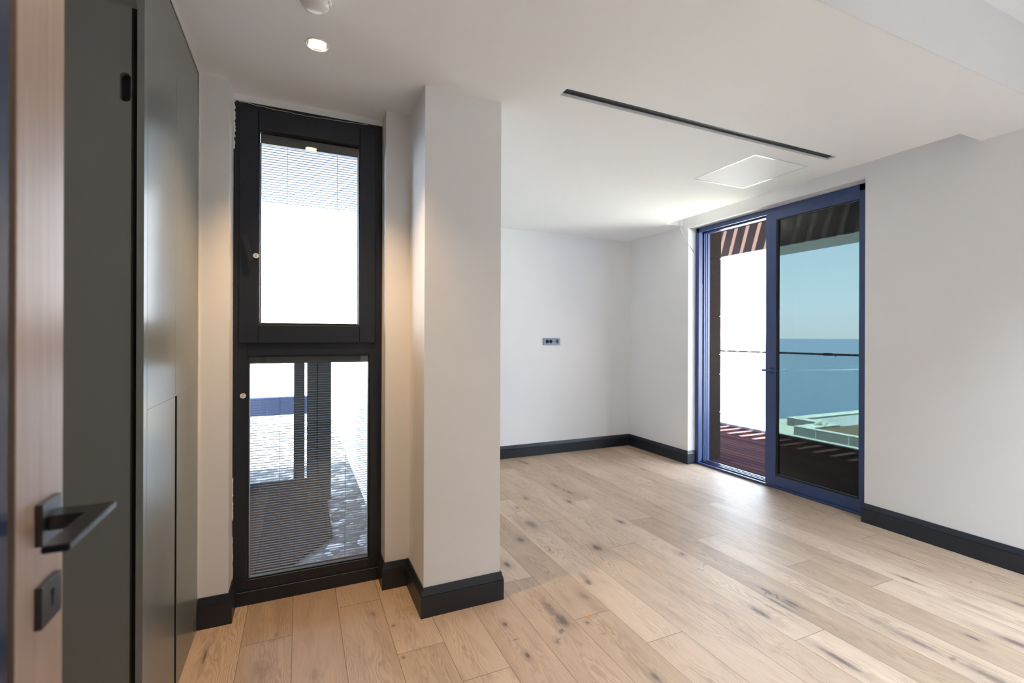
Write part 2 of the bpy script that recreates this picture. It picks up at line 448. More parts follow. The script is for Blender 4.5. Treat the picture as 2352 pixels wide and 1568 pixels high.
def sweep_skirt(mb, path, end0=True, end1=True):
    """skirting profile swept along a wall line; the room lies to the LEFT of the path's direction"""
    prof = [(0, 0), (.016, 0), (.016, .0975), (.0135, .0985), (.0135, .1015), (.0155, .1025), (.0125, .112), (.006, .135), (0, .135)]
    P = [Vector((p[0], p[1], 0)) for p in path]; n = len(P); secs = []
    for i in range(n):
        d0 = (P[i] - P[i - 1]).normalized() if i else None
        d1 = (P[i + 1] - P[i]).normalized() if i < n - 1 else None
        if d0 is None: mit = Vector((-d1.y, d1.x, 0)); 
        elif d1 is None: mit = Vector((-d0.y, d0.x, 0))
        else:
            n0 = Vector((-d0.y, d0.x, 0)); n1 = Vector((-d1.y, d1.x, 0)); mit = (n0 + n1) / (1 + n0.dot(n1))
        secs.append([mb.bm.verts.new(P[i] + mit * t_ + Vector((0, 0, z_))) for t_, z_ in prof])
    for A, B in zip(secs, secs[1:]):
        for k in range(len(prof)):
            j = (k + 1) % len(prof); mb.bm.faces.new((A[k], A[j], B[j], B[k]))
    mb.bm.faces.new(secs[0]); mb.bm.faces.new(secs[-1][::-1])
    return mb

# ------------------------------------------------------------------ the room
ZC = 2.47          # main ceiling
ZR = 2.808         # raised part over the entrance side
YB = 1.063         # where the raised part begins
XR = 3.665         # right wall
XO = 3.92          # its outer face
YF = 4.67          # far wall
YK = -2.60         # wall behind the camera
XL = -1.25

# floor: one mesh, a fine grid per plank so that the boards of the photograph carry their own grain and knots
W, X0, LEN = 0.1972, -0.222, 1.8735
JOINT = {2: 2.41, 3: 1.958, 4: 1.705, 5: 2.75, 6: 2.30, 7: 1.87, 8: 1.603, 9: 2.95, 10: 2.42, 11: 1.356, 12: 2.72, 13: 2.30, 14: 1.815, 15: 1.489, 16: 2.76, 17: 2.30, 18: 1.873, 19: 2.208}
TONE = {(7, 0): .2, (7, 1): .15}
KNOTS = [(2.149, 4.41, 0.05, 0.018, 0.6), (2.123, 4.495, 0.07, 0.02, 0.6), (3.1, 3.734, 0.05, 0.014, 0.8), (2.319, 4.008, 0.04, 0.012, 0.5), (2.052, 3.645, 0.09, 0.02, 0.6), (2.077, 3.432, 0.05, 0.018, 0.8), (1.953, 3.238, 0.04, 0.017, 1), (1.673, 3.445, 0.04, 0.016, 0.7), (1.523, 3.287, 0.03, 0.014, 0.6), (1.478, 2.95, 0.09, 0.045, 0.7), (1.302, 2.753, 0.04, 0.025, 0.85), (1.088, 2.483, 0.04, 0.02, 0.9), (2.076, 2.736, 0.045, 0.018, 1), (1.685, 2.457, 0.05, 0.026, 1), (2.106, 2.179, 0.03, 0.017, 0.8), (1.409, 2.127, 0.03, 0.022, 1), (1.415, 2.179, 0.08, 0.028, 0.45), (1.106, 1.887, 0.055, 0.03, 1), (1.1, 1.984, 0.12, 0.028, 0.65), (1.31, 2.022, 0.05, 0.025, 0.45), (0.854, 1.969, 0.022, 0.012, 1), (0.854, 1.74, 0.022, 0.012, 1), (1.204, 1.828, 0.012, 0.01, 0.8), (1.25, 1.43, 0.04, 0.015, 0.8), (1.397, 2.541, 0.012, 0.008, 0.8), (1.057, 1.816, 0.015, 0.01, 0.7), (1.009, 1.764, 0.015, 0.01, 0.7), (2.198, 1.688, 0.05, 0.013, 0.9), (2.146, 1.574, 0.09, 0.012, 0.8), (2.21, 1.558, 0.05, 0.018, 0.9), (1.998, 1.564, 0.07, 0.02, 0.9), (2.002, 1.21, 0.1, 0.016, 0.9), (3.006, 1.461, 0.05, 0.01, 1), (2.423, 1.138, 0.1, 0.018, 0.9), (2.424, 1.201, 0.16, 0.03, 0.4), (2.681, 1.056, 0.03, 0.012, 1), (3.297, 1.615, 0.14, 0.004, 0.9), (2.803, 0.946, 0.1, 0.02, 0.8), (2.429, 0.895, 0.12, 0.025, 0.7), (3.222, 1.093, 0.06, 0.015, 0.8), (-0.347, 2.258, 0.06, 0.006, 0.9), (0.321, 2.295, 0.02, 0.012, 0.5), (0.39, 2.162, 0.008, 0.006, 1), (0.39, 1.932, 0.008, 0.006, 1), (-0.088, 2.3, 0.02, 0.008, 0.4), (0.058, 1.968, 0.05, 0.02, 0.3), (-0.126, 2.09, 0.1, 0.05, 0.3)]
def make_floor():
    verts, faces, pv, kv = [], [], [], []
    y_lo = YK
    for k in range(-6, 21):
        xa, xb = X0 + k * W, X0 + (k + 1) * W
        xa_, xb_ = max(xa, XL - 0.1), min(xb, XR + 0.1)
        if xb_ - xa_ < 0.002: continue
        y_hi = 2.64 if k <= 3 else 4.75
        base = JOINT.get(k, 0.4 + 1.31 * ((k * 0.618) % 1))
        n0 = math.floor((y_lo - base) / LEN)
        for n in range(n0, n0 + 6):
            ya, yb = base + n * LEN, base + (n + 1) * LEN
            ya_, yb_ = max(ya, y_lo), min(yb, y_hi)
            if yb_ - ya_ < 0.002: continue
            rnd = TONE.get((k, n), random.random())
            ny = max(1, int((yb_ - ya_) / 0.025)); nx = 8
            kl = [q for q in KNOTS if xa - 0.02 < q[0] < xb + 0.02 and ya - 0.05 < q[1] < yb + 0.05]
            b0 = len(verts)
            for j in range(ny + 1):
                y = ya_ + (yb_ - ya_) * j / ny
                for i in range(nx + 1):
                    x = xa_ + (xb_ - xa_) * i / nx
                    verts.append((x, y, 0.0))
                    pv.append((y - ya, x - (xa + xb) / 2, rnd))
                    best = (9.0, 9.0, 0.0); bd = 1e9
                    for q in kl:
                        du, dv = (y - q[1]) / q[2], (x - q[0]) / q[3]
                        d = du * du + dv * dv
                        if d < bd: bd = d; best = (du, dv, q[4])
                    kv.append(best)
            for j in range(ny):
                for i in range(nx):
                    a = b0 + j * (nx + 1) + i
                    faces.append((a, a + 1, a + nx + 2, a + nx + 1))
    me = bpy.data.meshes.new('floor'); me.from_pydata(verts, [], faces)
    for nm, dat in (('plank', pv), ('knot', kv)):
        a = me.attributes.new(nm, 'FLOAT_VECTOR', 'POINT')
        a.data.foreach_set('vector', [c for v in dat for c in v])
    me.materials.append(MAT['oak'])
    o = bpy.data.objects.new('floor', me); C.objects.link(o)
    tag(o, 'brushed light oak plank floor of the empty room', 'floor', kind='structure')
make_floor()


# walls
mb = MB()
mb.box(XR, XO, 3.717, 4.95, -0.2, 2.95)
mb.box(XR, XO, 2.04, 3.717, 2.44, 2.95)
mb.box(XR, XO, YK - 0.2, 2.04, -0.2, 2.95)
S('wall_right', mb, 'wall', 'off-white papered wall around the sliding door', 'wall')
mb = MB(); mb.box(0.50, XR, YF, 4.95, -0.2, 2.95)
S('wall_far', mb, 'wall', 'off-white far wall with the socket strip', 'wall')
mb = MB(); mb.box(0.53, 0.914, 2.175, 2.50, 0, ZC + .02)
S('wall_column', mb, 'wall', 'off-white square column beside the tall window', 'column')
mb = MB(); mb.box(0.406, 0.914, 2.50, 2.74, -0.2, 2.95); mb.box(0.50, 0.914, 2.74, YF, -0.2, 2.95)
mb.box(-0.292, 0.406, 2.62, 2.74, 2.437, 2.95)
mb.box(XL - .2, -0.292, 2.49, 2.74, -0.2, 2.95)
S('wall_window', mb, 'wall', 'off-white wall with the tall dark window', 'wall')
mb = MB(); mb.box(XL - .2, XL, YK - .2, 2.49, -0.2, 2.95)
S('wall_left', mb, 'wall', 'off-white wall behind the wardrobe', 'wall')
mb = MB(); mb.box(XL, XR, YK - .2, YK, -.2, 2.95)
S('wall_back', mb, 'wall', 'off-white wall behind the photographer', 'wall')
# entrance wall that carries the open door
mb = MB(); mb.box(XL, -0.345, -0.16, -0.03, 0, 2.85); mb.box(0.60, 0.95, -0.16, -0.03, 0, 2.85); mb.box(-0.345, 0.60, -0.16, -0.03, 2.10, 2.85)
S('wall_entry', mb, 'wall', 'off-white wall around the entrance door', 'wall')
mb = MB(); mb.box(0.82, 0.95, YK, -0.16, 0, 2.85)
S('wall_hall', mb, 'wall', 'off-white wall of the hall', 'wall')

# ceiling with its openings: slot, downlight, hatch, curtain recess
def ceiling(name, ZC, XL, YB, Y1, holes, label):
    xs = sorted({XL, XR + .0, *[h[0] for h in holes], *[min(h[1], XR) for h in holes]})
    ys = sorted({YB, Y1, *[h[2] for h in holes], *[h[3] for h in holes]})
    bm = bmesh.new()
    def hole(x, y):
        for h in holes:
            if h[0] < x < h[1] and h[2] < y < h[3]: return h
        return None
    for xa, xb in zip(xs, xs[1:]):
        for ya, yb in zip(ys, ys[1:]):
            if not hole((xa + xb) / 2, (ya + yb) / 2):
                bm.faces.new([bm.verts.new(p) for p in ((xa, ya, ZC), (xa, yb, ZC), (xb, yb, ZC), (xb, ya, ZC))])
    for x0, x1, y0, y1, d in holes:
        x1 = min(x1, XR)
        a = [(x0, y0), (x1, y0), (x1, y1), (x0, y1)]
        for i in range(4):
            if x1 == XR and i == 1: continue
            p, q = a[i], a[(i + 1) % 4]
            bm.faces.new([bm.verts.new(v) for v in ((*p, ZC), (*q, ZC), (*q, ZC + d), (*p, ZC + d))])
        bm.faces.new([bm.verts.new((*p, ZC + d)) for p in a])
    bmesh.ops.remove_doubles(bm, verts=bm.verts, dist=1e-5)
    me = bpy.data.meshes.new(name); bm.to_mesh(me); bm.free(); me.materials.append(MAT['ceiling'])
    o = bpy.data.objects.new(name, me); C.objects.link(o)
    tag(o, label, 'ceiling', kind='structure')
ceiling('ceiling', ZC, XL, YB, 4.68, [(1.141, 3.156, 1.922, 1.992, 0.03), (0.030, 0.094, 2.018, 2.082, 0.12),
        (3.432, XR + .01, 1.415, 3.789, 0.15), (2.640, 3.155, 2.111, 2.630, 0.02)], 'smooth white plaster ceiling')
FILL_LAMPS = [(1.9, .10), (3.0, .10), (1.9, -1.3), (3.0, -1.3), (0.10, 0.50)]  # unseen lamps added to lift the room's brightness
ceiling('ceiling_raised', ZR, XL, YK, YB, [(x - .032, x + .032, y - .032, y + .032, .12) for x, y in FILL_LAMPS], 'raised white ceiling over the near side of the room')
mb = MB(); mb.box(XL, XR, YB - .001, YB + .02, ZC + .001, ZR)
S('wall_bulkhead', mb, 'wall', 'warm white upright step between the two ceiling heights', 'bulkhead')
mb = MB(); mb.box(XL - .2, XO, YK - .2, 2.74, 2.95, 3.0); mb.box(0.5, XO, 2.74, 4.95, 2.95, 3.0)
S('roof_slab', mb, 'render_white', 'concrete roof slab above the room', 'roof')

# skirtings
mb = MB(); sweep_skirt(mb, [(XR, YK), (XR, 2.052)]); S('baseboard_right', mb, 'skirting', 'dark anthracite skirting to the right of the sliding door', 'baseboard')
mb = MB(); sweep_skirt(mb, [(3.768, 3.717), (XR, 3.717), (XR, YF), (0.914, YF)]); S('baseboard_far', mb, 'skirting', 'dark anthracite skirting around the far corner', 'baseboard')
mb = MB(); sweep_skirt(mb, [(0.914, 2.9), (0.914, 2.175), (0.53, 2.175), (0.53, 2.50), (0.406, 2.50), (0.406, 2.62)]); S('baseboard_column', mb, 'skirting', 'dark anthracite skirting around the column', 'baseboard')
mb = MB(); sweep_skirt(mb, [(-0.292, 2.62), (-0.292, 2.49), (-0.409, 2.49)]); S('baseboard_left', mb, 'skirting', 'dark anthracite skirting between wardrobe and window', 'baseboard')

# ------------------------------------------------------------------ sliding door
D = thing('door_1', (3.765, 2.87, 0), 'dark blue-grey aluminium sliding door standing half open to the balcony', 'door', kind='structure')
fx0, fx1 = 3.765, 3.918
mb = MB()
mb.box(fx0, fx1, 3.700, 3.716, 0, 2.438)                      # far jamb back
for xa, xb in ((3.765, 3.812), (3.838, 3.852), (3.862, 3.879), (3.889, 3.918)):
    mb.box(xa, xb, 3.672, 3.700, 0, 2.438)
mb.box(fx0, fx1, 2.042, 2.060, 0, 2.438); mb.box(fx0, 3.79, 2.060, 2.135, 0, 2.438, .002); mb.box(3.86, fx1, 2.060, 2.10, 0, 2.438)
mb.box(fx0, fx1, 2.060, 3.700, 2.424, 2.438)
for xa, xb in ((3.765, 3.775), (3.828, 3.842), (3.862, 3.874), (3.892, 3.918)):
    mb.box(xa, xb, 2.060, 3.700, 2.392, 2.424)
mb.box(fx0, fx1, 2.060, 3.700, -0.03, 0.006)
for xa, xb in ((3.755, 3.775), (3.800, 3.812), (3.838, 3.852), (3.892, 3.918)):
    mb.box(xa, xb, 2.060, 3.700, 0.006, 0.022)
mb.build('frame', 'door_metal', D)
mb = MB()
for x in (3.806, 3.845, 3.880):
    mb.box(x - .002, x + .002, 2.06, 3.70, 0.020, 0.030)
mb.build('floor_track', 'track', D, label='bright metal running tracks')
mb = MB()
for x in (3.835, 3.857):
    mb.box(x - .0015, x + .0015, 2.91, 3.70, 2.385, 2.394)
mb.build('head_track', 'track', D, label='bright metal upper tracks')
mb = MB(); mb.box(3.814, 3.836, 3.690, 3.6995, 0.05, 1.86); mb.box(3.853, 3.860, 3.685, 3.6995, 0.03, 2.39)  # white strips stand in for bright slits of light between the ribs
mb.build('jamb_light_slit', 'white_plastic', D, label='white strips painted in as light slits in the jamb')
# sliding leaf on the room-side track, and the leaf behind it
LF = thing('sliding_leaf', (0, -0.37, 0)); LF.parent = D
mb = MB(); mb.ring('yz', 2.060, 2.904, 0.024, 2.420, (0.074, 0.100, 0.088, 0.088), 3.767, 3.806, 0.0015)
mb.build('leaf_frame', 'door_metal', LF)
mb = MB(); mb.ring('yz', 2.134, 2.8045, 0.111, 2.3325, (0.006, 0.010, 0.016, 0.008), 3.772, 3.800)
mb.build('gasket', 'rubber', LF)
mb = MB(); mb.quad((3.790, 2.136, .115), (3.790, 2.803, .115), (3.790, 2.803, 2.33), (3.790, 2.136, 2.33))
mb.build('pane', 'tinted_glass', LF, label='green-blue tinted glass pane')
HD = MB()
HD.cyl((3.760, 2.850, 1.022), (1, 0, 0), 0.024, 0.014, 32)
HD.cyl((3.742, 2.850, 1.022), (1, 0, 0), 0.010, 0.040, 20)
HD.box(3.716, 3.728, 2.765, 2.905, 1.013, 1.031, .005, 3)
HD.build('handle', 'door_metal', LF, smooth=True)
LB = thing('rear_leaf', (0, -0.37, 0)); LB.parent = D
mb = MB(); mb.ring('yz', 2.075, 2.940, 0.032, 2.390, (0.105, 0.068, 0.050, 0.030), 3.879, 3.891, 0.001)
# (the second leaf stands parked directly behind the first one)
mb.build('leaf_frame', 'door_metal', LB)

# ------------------------------------------------------------------ tall window
Wd = thing('window_1', (0.057, 2.62, 0), 'tall anthracite window with an opening upper sash and a fixed lower pane', 'window', kind='structure')
mb = MB()
mb.ring('xz', -0.290, 0.404, 0.0, 2.437, (0.060, 0.060, 0.118, 0.045), 2.620, 2.700, 0.0015)
mb.box(-0.230, 0.344, 2.620, 2.700, 1.2075, 1.300)
mb.box(-0.276, 0.398, 2.611, 2.622, 0.0, 0.066, .0015)
mb.build('frame', 'window_metal', Wd)
mb = MB(); mb.ring('xz', -0.264, 0.368, 1.269, 2.404, (0.080, 0.080, 0.089, 0.096), 2.604, 2.660, 0.003)
sash = mb.build('sash', 'window_metal', Wd)
mb = MB()
mb.ring('xz', -0.184, 0.288, 1.358, 2.308, (.005, .005, .005, .005), 2.612, 2.64)
mb.ring('xz', -0.230, 0.344, 0.118, 1.2075, (.007, .007, .007, .007), 2.626, 2.66)
mb.build('gasket', 'rubber', Wd)
mb = MB(); mb.quad((-0.184, 2.628, 1.358), (0.288, 2.628, 1.358), (0.288, 2.628, 2.308), (-0.184, 2.628, 2.308))
mb.build('pane', 'clear_glass', Wd)
mb = MB(); mb.quad((-0.230, 2.636, .118), (0.344, 2.636, .118), (0.344, 2.636, 1.2075), (-0.230, 2.636, 1.2075))
mb.build('pane', 'clear_glass', Wd)
mb = MB()
mb.cyl((-0.2400, 2.598, 1.775), (0, 1, 0), 0.013, 0.012, 24)
mb.cyl((-0.2400, 2.580, 1.775), (0, 1, 0), 0.009, 0.030, 20)
a = Vector((-0.2400, 2.560, 1.775)); b_ = Vector((-0.211, 2.556, 1.672)); d = (b_ - a).normalized(); sx = Vector((d.z, 0, -d.x))
pts = []
for k in range(9): pts.append(a - d * 0.0 + (sx * math.cos(math.pi * k / 8) - d * math.sin(math.pi * k / 8)) * 0.0115)
for k in range(9): pts.append(b_ + (-sx * math.cos(math.pi * k / 8) + d * math.sin(math.pi * k / 8)) * 0.0095)
mb.extrude_poly([tuple(p) for p in pts], (0, 0.012, 0))
mb.build('handle', 'window_metal', Wd)
# torn plaster and foam along the frame
mb = MB(); random.seed(3)
def ragged(x, y, z0, z1, w, n):
    zs = [z0 + (z1 - z0) * k / n for k in range(n + 1)]
    ws = [w * random.uniform(.15, 1) for _ in zs]
    pts = [(x - .003, y, z) for z in zs] + [(x + ww, y, z) for z, ww in zip(zs[::-1], ws[::-1])]
    mb.extrude_poly(pts, (0, .006, 0))
ragged(-0.291, 2.614, 2.20, 2.432, .010, 26); ragged(-0.291, 2.614, 0.42, 0.62, .004, 22); ragged(-0.291, 2.614, 0.14, 0.34, .003, 14)
mb.build('frayed_sealant', 'caulk', Wd, label='ragged cream sealant')
mb = MB(); mb.tube([(-.27 + .6 * k / 24, 2.614, 2.431 - .012 * math.sin(k / 24 * 3.1) + random.uniform(-.002, .002)) for k in range(25)], .0011, 6)
mb.build('paint_line', 'caulk', Wd)

# blinds between the panes
def blind(label, x0, x1, z0, z1, cords, rail_h, mat_rail, group):
    Bt = thing('venetian_blind', ((x0 + x1) / 2, 2.665, z0), label, 'blind', group)
    mb = MB(); mb.box(x0, x1, 2.651, 2.679, z1 - rail_h, z1); mb.build('head_rail', mat_rail, Bt)
    mb = MB(); z = z1 - rail_h - .008; random.seed(5)
    n = 0
    while z > z0 + .012:
        prof = [(-.00625, -.0001), (-.003, .0001), (0, .0002), (.003, .0001), (.00625, -.0001)]
        tl = random.uniform(-.0003, .0003)
        top = [[(x, 2.665 + p, z + q + p * .02 + (tl if x == x0 else -tl)) for p, q in prof] for x in (x0 + .004, x1 - .004)]
        A = [mb.bm.verts.new(p) for p in top[0]]; B = [mb.bm.verts.new(p) for p in top[1]]
        for i in range(4): mb.bm.faces.new((A[i], A[i + 1], B[i + 1], B[i]))
        z -= .0125; n += 1
    mb.build('slats', 'blind', Bt)
    mb = MB(); mb.box(x0 + .004, x1 - .004, 2.659, 2.671, z0 + .001, z0 + .008); mb.build('bottom_rail', 'blind', Bt)
    for c in cords:
        mb = MB()
        for yy in (2.6578, 2.6722): mb.tube([(c, yy, z0 + .004), (c, yy, z1 - rail_h)], .0006, 6)
        mb.build('ladder_cord', 'blind', Bt)
    for xx in (x0, x1):
        mb = MB(); mb.box(xx - .003, xx + .003, 2.650, 2.680, z0, z1 - rail_h); mb.build('side_channel', mat_rail, Bt)
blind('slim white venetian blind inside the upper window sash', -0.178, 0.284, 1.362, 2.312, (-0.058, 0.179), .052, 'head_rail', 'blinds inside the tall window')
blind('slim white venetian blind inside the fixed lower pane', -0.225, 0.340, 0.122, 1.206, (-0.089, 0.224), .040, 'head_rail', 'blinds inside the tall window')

def sticker(x, y, z, label):
    t_ = thing('round_sticker', (x, y, z), label, 'sticker', None)
    mb = MB(); mb.cyl((x, y, z), (0, 1, 0), .0125, .004, 40); mb.build('disc', 'white_plastic', t_, smooth=True)
    mb = MB()
    for k in range(3): mb.box(x - .007 + .001 * k, x + .006 - .002 * k, y - .0026, y - .002, z - .006 + .004 * k, z - .0045 + .004 * k)
    mb.box(x - .002, x + .004, y - .0026, y - .002, z + .005, z + .0075)
    mb.build('print_marks', 'cable_dark', t_, label='small grey print')
sticker(-0.1935, 2.600, 1.692, 'round white sticker below the window handle')
sticker(-0.2480, 2.617, 1.014, 'round white sticker at the left edge of the lower pane')

# ------------------------------------------------------------------ wardrobe
Wr = thing('wardrobe', (-0.41, 2.09, 0), 'tall built-in wardrobe with grey-green satin doors beside the window', 'wardrobe')
xf = -0.41
mb = MB()
mb.box(xf - .017, xf, 1.680, 1.7135, 0.0, 2.245)                # end panel edge
mb.box(xf - .60, xf - .002, 1.7135, 2.486, 2.256, ZC - .001)    # filler to the ceiling
mb.box(xf - .017, xf, 1.680, 1.7135, 2.245, ZC - .001)
mb.box(xf - .60, xf - .001, 2.449, 2.486, 0.0, 2.256)           # filler to the wall
mb.build('casing', 'cabinet', Wr)
mb = MB(); mb.box(xf - .60, xf - .022, 1.7135, 2.449, 0.0, 2.256); mb.build('carcass', 'cabinet_gap', Wr)
for (ya, yb) in ((1.7155, 2.0660), (2.0685, 2.4470)):
    mb = MB()
    if ya < 1.8:
        mb.box(xf - .020, xf, ya, yb, 1.082, 2.2535, .0008); mb.box(xf - .020, xf, ya, yb - .004, 0.004, 1.082, .0008)
    else:
        mb.box(xf - .020, xf, ya, yb, 1.082, 2.2535, .0008); mb.box(xf - .020, xf, ya + .026, yb, 0.004, 1.082, .0008)
    mb.build('door', 'cabinet', Wr)
mb = MB(); mb.box(xf - .021, xf - .014, 2.060, 2.0885, 0.004, 1.081); mb.box(xf - .020, xf - .0006, 2.0880, 2.0942, 0.004, 1.081); mb.build('finger_groove', 'cabinet_gap', Wr, label='dark recessed finger groove')
# side panel with an oval opening, set back behind a dark shadow gap
mb = MB()
px0, px1, yy, zt = -1.245, -0.443, 1.690, 2.245
ox, oz0, oz1, orr = -0.4572, 1.984, 2.042, 0.0125
ring_ = [(ox + orr * math.cos(math.pi * k / 12), yy, oz1 + orr * math.sin(math.pi * k / 12)) for k in range(13)] + \
        [(ox - orr * math.cos(math.pi * k / 12), yy, oz0 - orr * math.sin(math.pi * k / 12)) for k in range(13)]
outer = [(px1, yy, zt), (px0, yy, zt), (px0, yy, 0), (px1, yy, 0)]
# two halves meet along the opening's middle line
rgt = [p for p in ring_ if p[0] >= ox - 1e-6]
bm = mb.bm
top_i = ring_[6]; bot_i = ring_[19]
left = [(ox, yy, zt), (px0, yy, zt), (px0, yy, 0), (ox, yy, 0)] + [bot_i] + [ring_[k] for k in range(18, 12, -1)] + [ring_[k] for k in range(12, 6, -1)] + [top_i]
right = [(ox, yy, 0), (px1, yy, 0), (px1, yy, zt), (ox, yy, zt), top_i] + [ring_[k] for k in range(5, -1, -1)] + [ring_[k] for k in range(25, 19, -1)] + [bot_i]
mb.extrude_poly(left, (0, .018, 0)); mb.extrude_poly(right, (0, .018, 0))
mb.build('side_panel', 'cabinet', Wr)
mb = MB(); mb.box(px0, -0.4272, 1.709, 1.7135, 0, 2.245); mb.build('inner_panel', 'cabinet_gap', Wr, label='black inside of the wardrobe end')
mb = MB(); mb.box(xf - .001, xf + .0025, 2.4835, 2.4895, .136, ZC - .001); mb.box(xf - .0005, xf + .0035, 1.68, 2.489, ZC - .006, ZC - .0005)
mb.build('caulk_line', 'caulk', Wr, label='white caulk line')

# ------------------------------------------------------------------ entrance door standing open
E2 = thing('door_2', (-0.30, -0.03, 0), 'blurred entrance door leaf with a wooden edge stile and navy panel, standing open', 'door', kind='structure')
lx = -0.300
mb = MB(); mb.box(lx - .040, lx, 0.737, 0.8575, 0.01, 2.10, .001); mb.build('stile', 'door_wood', E2, label='light wooden edge stile')
mb = MB(); mb.box(lx - .040, lx - .010, 0.722, 0.737, 0.01, 2.10); mb.build('groove', 'rubber', E2)
mb = MB(); mb.box(lx - .040, lx, -0.03, 0.722, 0.01, 2.10, .002); mb.build('panel', 'navy_panel', E2, label='dark navy satin panel')
H2 = thing('door_handle', (0, 0.837, 1.062)); H2.parent = E2
mb = MB(); mb.box(lx, lx + .0075, 0.7805, 0.8335, 1.0355, 1.0885, .001, 2); mb.build('rose', 'handle_metal', H2)
mb = MB()
# neck leaves the rose, lever turns back along the door
zt_, zb_ = 1.0705, 1.0620
mb.extrude_poly([(x, y, zb_) for x, y in [(lx + .044, .678), (lx + .069, .678), (lx + .068, .828), (lx + .044, .828)]], (0, 0, zt_ - zb_))
mb.extrude_poly([(x, y, 1.0515) for x, y in [(lx + .0075, .791), (lx + .058, .791), (lx + .058, .8275), (lx + .0075, .8275)]], (0, 0, .0187))
bmesh.ops.bevel(mb.bm, geom=list(mb.bm.edges), offset=.0012, segments=2, affect='EDGES')
mb.build('lever', 'handle_metal', H2)
K2 = thing('keyhole_plate', (0, 0.837, 0.958)); K2.parent = E2
mb = MB(); mb.box(lx, lx + .0075, 0.7800, 0.8335, 0.9315, 0.9845, .001, 2); mb.build('plate', 'handle_metal', K2)
mb = MB(); mb.box(lx + .0074, lx + .0079, 0.8045, 0.8105, 0.950, 0.968); mb.cyl((lx + .0076, .8075, .968), (1, 0, 0), .0042, .0006, 20); mb.build('keyhole', 'dark_hole', K2)

# ------------------------------------------------------------------ ceiling fittings
DL = thing('downlight', (0.062, 2.050, ZC), 'lit round recessed downlight with a warm white bulb', 'downlight')
c = (0.062, 2.050, ZC)
mb = MB(); mb.lathe(c, [(.0395, .001), (.041, -.0035), (.0455, -.0035), (.0475, 0.001), (.0455, .004), (.0395, .004)], 56); mb.build('trim_ring', 'lamp_white', DL, smooth=True)
mb = MB(); mb.lathe(c, [(.0395, -.002), (.0385, .006), (.029, .028), (.0275, .030), (.0275, .033), (.026, .034)], 56); mb.build('reflector', 'lamp_white', DL, smooth=True)
mb = MB(); mb.lathe(c, [(.0262, .031), (.020, .029), (.010, .028), (.0005, .0278)], 48); mb.build('bulb', 'lamp_glow', DL, smooth=True)
l = bpy.data.lights.new('lamp', 'SPOT'); l.energy = 38; l.color = (1.0, 0.64, 0.33); l.spot_size = math.radians(96); l.spot_blend = 0.8; l.shadow_soft_size = .022
o = bpy.data.objects.new('lamp', l); o.location = (0, 0, .018); C.objects.link(o); o.parent = DL

# added fill lamps, copies of the downlight, brighten the room from out of view
for x_, y_ in FILL_LAMPS:
    R_ = DL.copy(); C.objects.link(R_); R_.location = (x_, y_, ZR); R_['label'] = 'added round fill lamp in the raised ceiling, ' + ('far left' if x_ < 1 else 'left' if x_ < 2 else 'right') + ' one of the ' + ('front' if y_ > 0 else 'rear') + ' pair'; R_['group'] = 'added fill lamps in the raised ceiling'
    for ch in list(DL.children):
        q = ch.copy(); C.objects.link(q); q.parent = R_
        if q.type == 'LIGHT':
            q.data = ch.data.copy(); q.data.energy = 98; q.data.color = (.70, .85, 1.0) if x_ > 1 else (1.0, .80, .58)
            if x_ < 1: q.data.energy = 14; q.data.spot_size = math.radians(150); q.data.spot_blend = 1.0
SM = thing('smoke_detector', (0.046, 1.775, ZC), 'white domed smoke detector cut by the top edge of the picture', 'smoke detector')
c = (0.046, 1.775, ZC)
mb = MB(); mb.lathe(c, [(.0515, 0), (.0530, -.004), (.0520, -.010), (.0470, -.013)], 56); mb.build('base', 'white_plastic', SM, smooth=True)
mb = MB(); mb.lathe(c, [(.0470, -.013), (.0455, -.022), (.040, -.030), (.030, -.0355), (.016, -.0385), (.0005, -.039)], 56); mb.build('dome', 'white_plastic', SM, smooth=True)
mb = MB()
for k in range(12):
    a_ = 2 * math.pi * k / 12
    mb.cyl((c[0] + .0462 * math.cos(a_), c[1] + .0462 * math.sin(a_), ZC - .017), (math.cos(a_), math.sin(a_), 0), .0022, .003, 10)
mb.build('vent', 'cable_dark', SM)

SL = thing('linear_air_slot', (2.1485, 1.957, ZC), 'long narrow linear air slot with dark blades in the ceiling', 'air vent')
mb = MB(); mb.ring('xy', 1.1415, 3.1555, 1.9225, 1.9915, (.0015, .0015, .0015, .0015), ZC - .0005, ZC + .014); mb.build('trim', 'hatch', SL)
mb = MB(); mb.box(1.143, 3.154, 1.924, 1.990, ZC + .0165, ZC + .022); mb.build('backing', 'slot_black', SL)
mb = MB(); mb.box(1.143, 3.154, 1.936, 1.938, ZC + .009, ZC + .0165); mb.build('blade', 'slot_black', SL)

HT = thing('access_hatch', (2.8975, 2.370, ZC), 'square access hatch with a bright metal edge in the ceiling by the door', 'hatch')
mb = MB(); mb.ring('xy', 2.640, 3.155, 2.111, 2.630, (.013, .013, .013, .013), ZC - .0025, ZC + .004, .0008); mb.build('frame', 'aluminium', HT)
mb = MB(); mb.box(2.6545, 3.1405, 2.1255, 2.6155, ZC - .001, ZC + .004); mb.build('panel', 'hatch', HT)

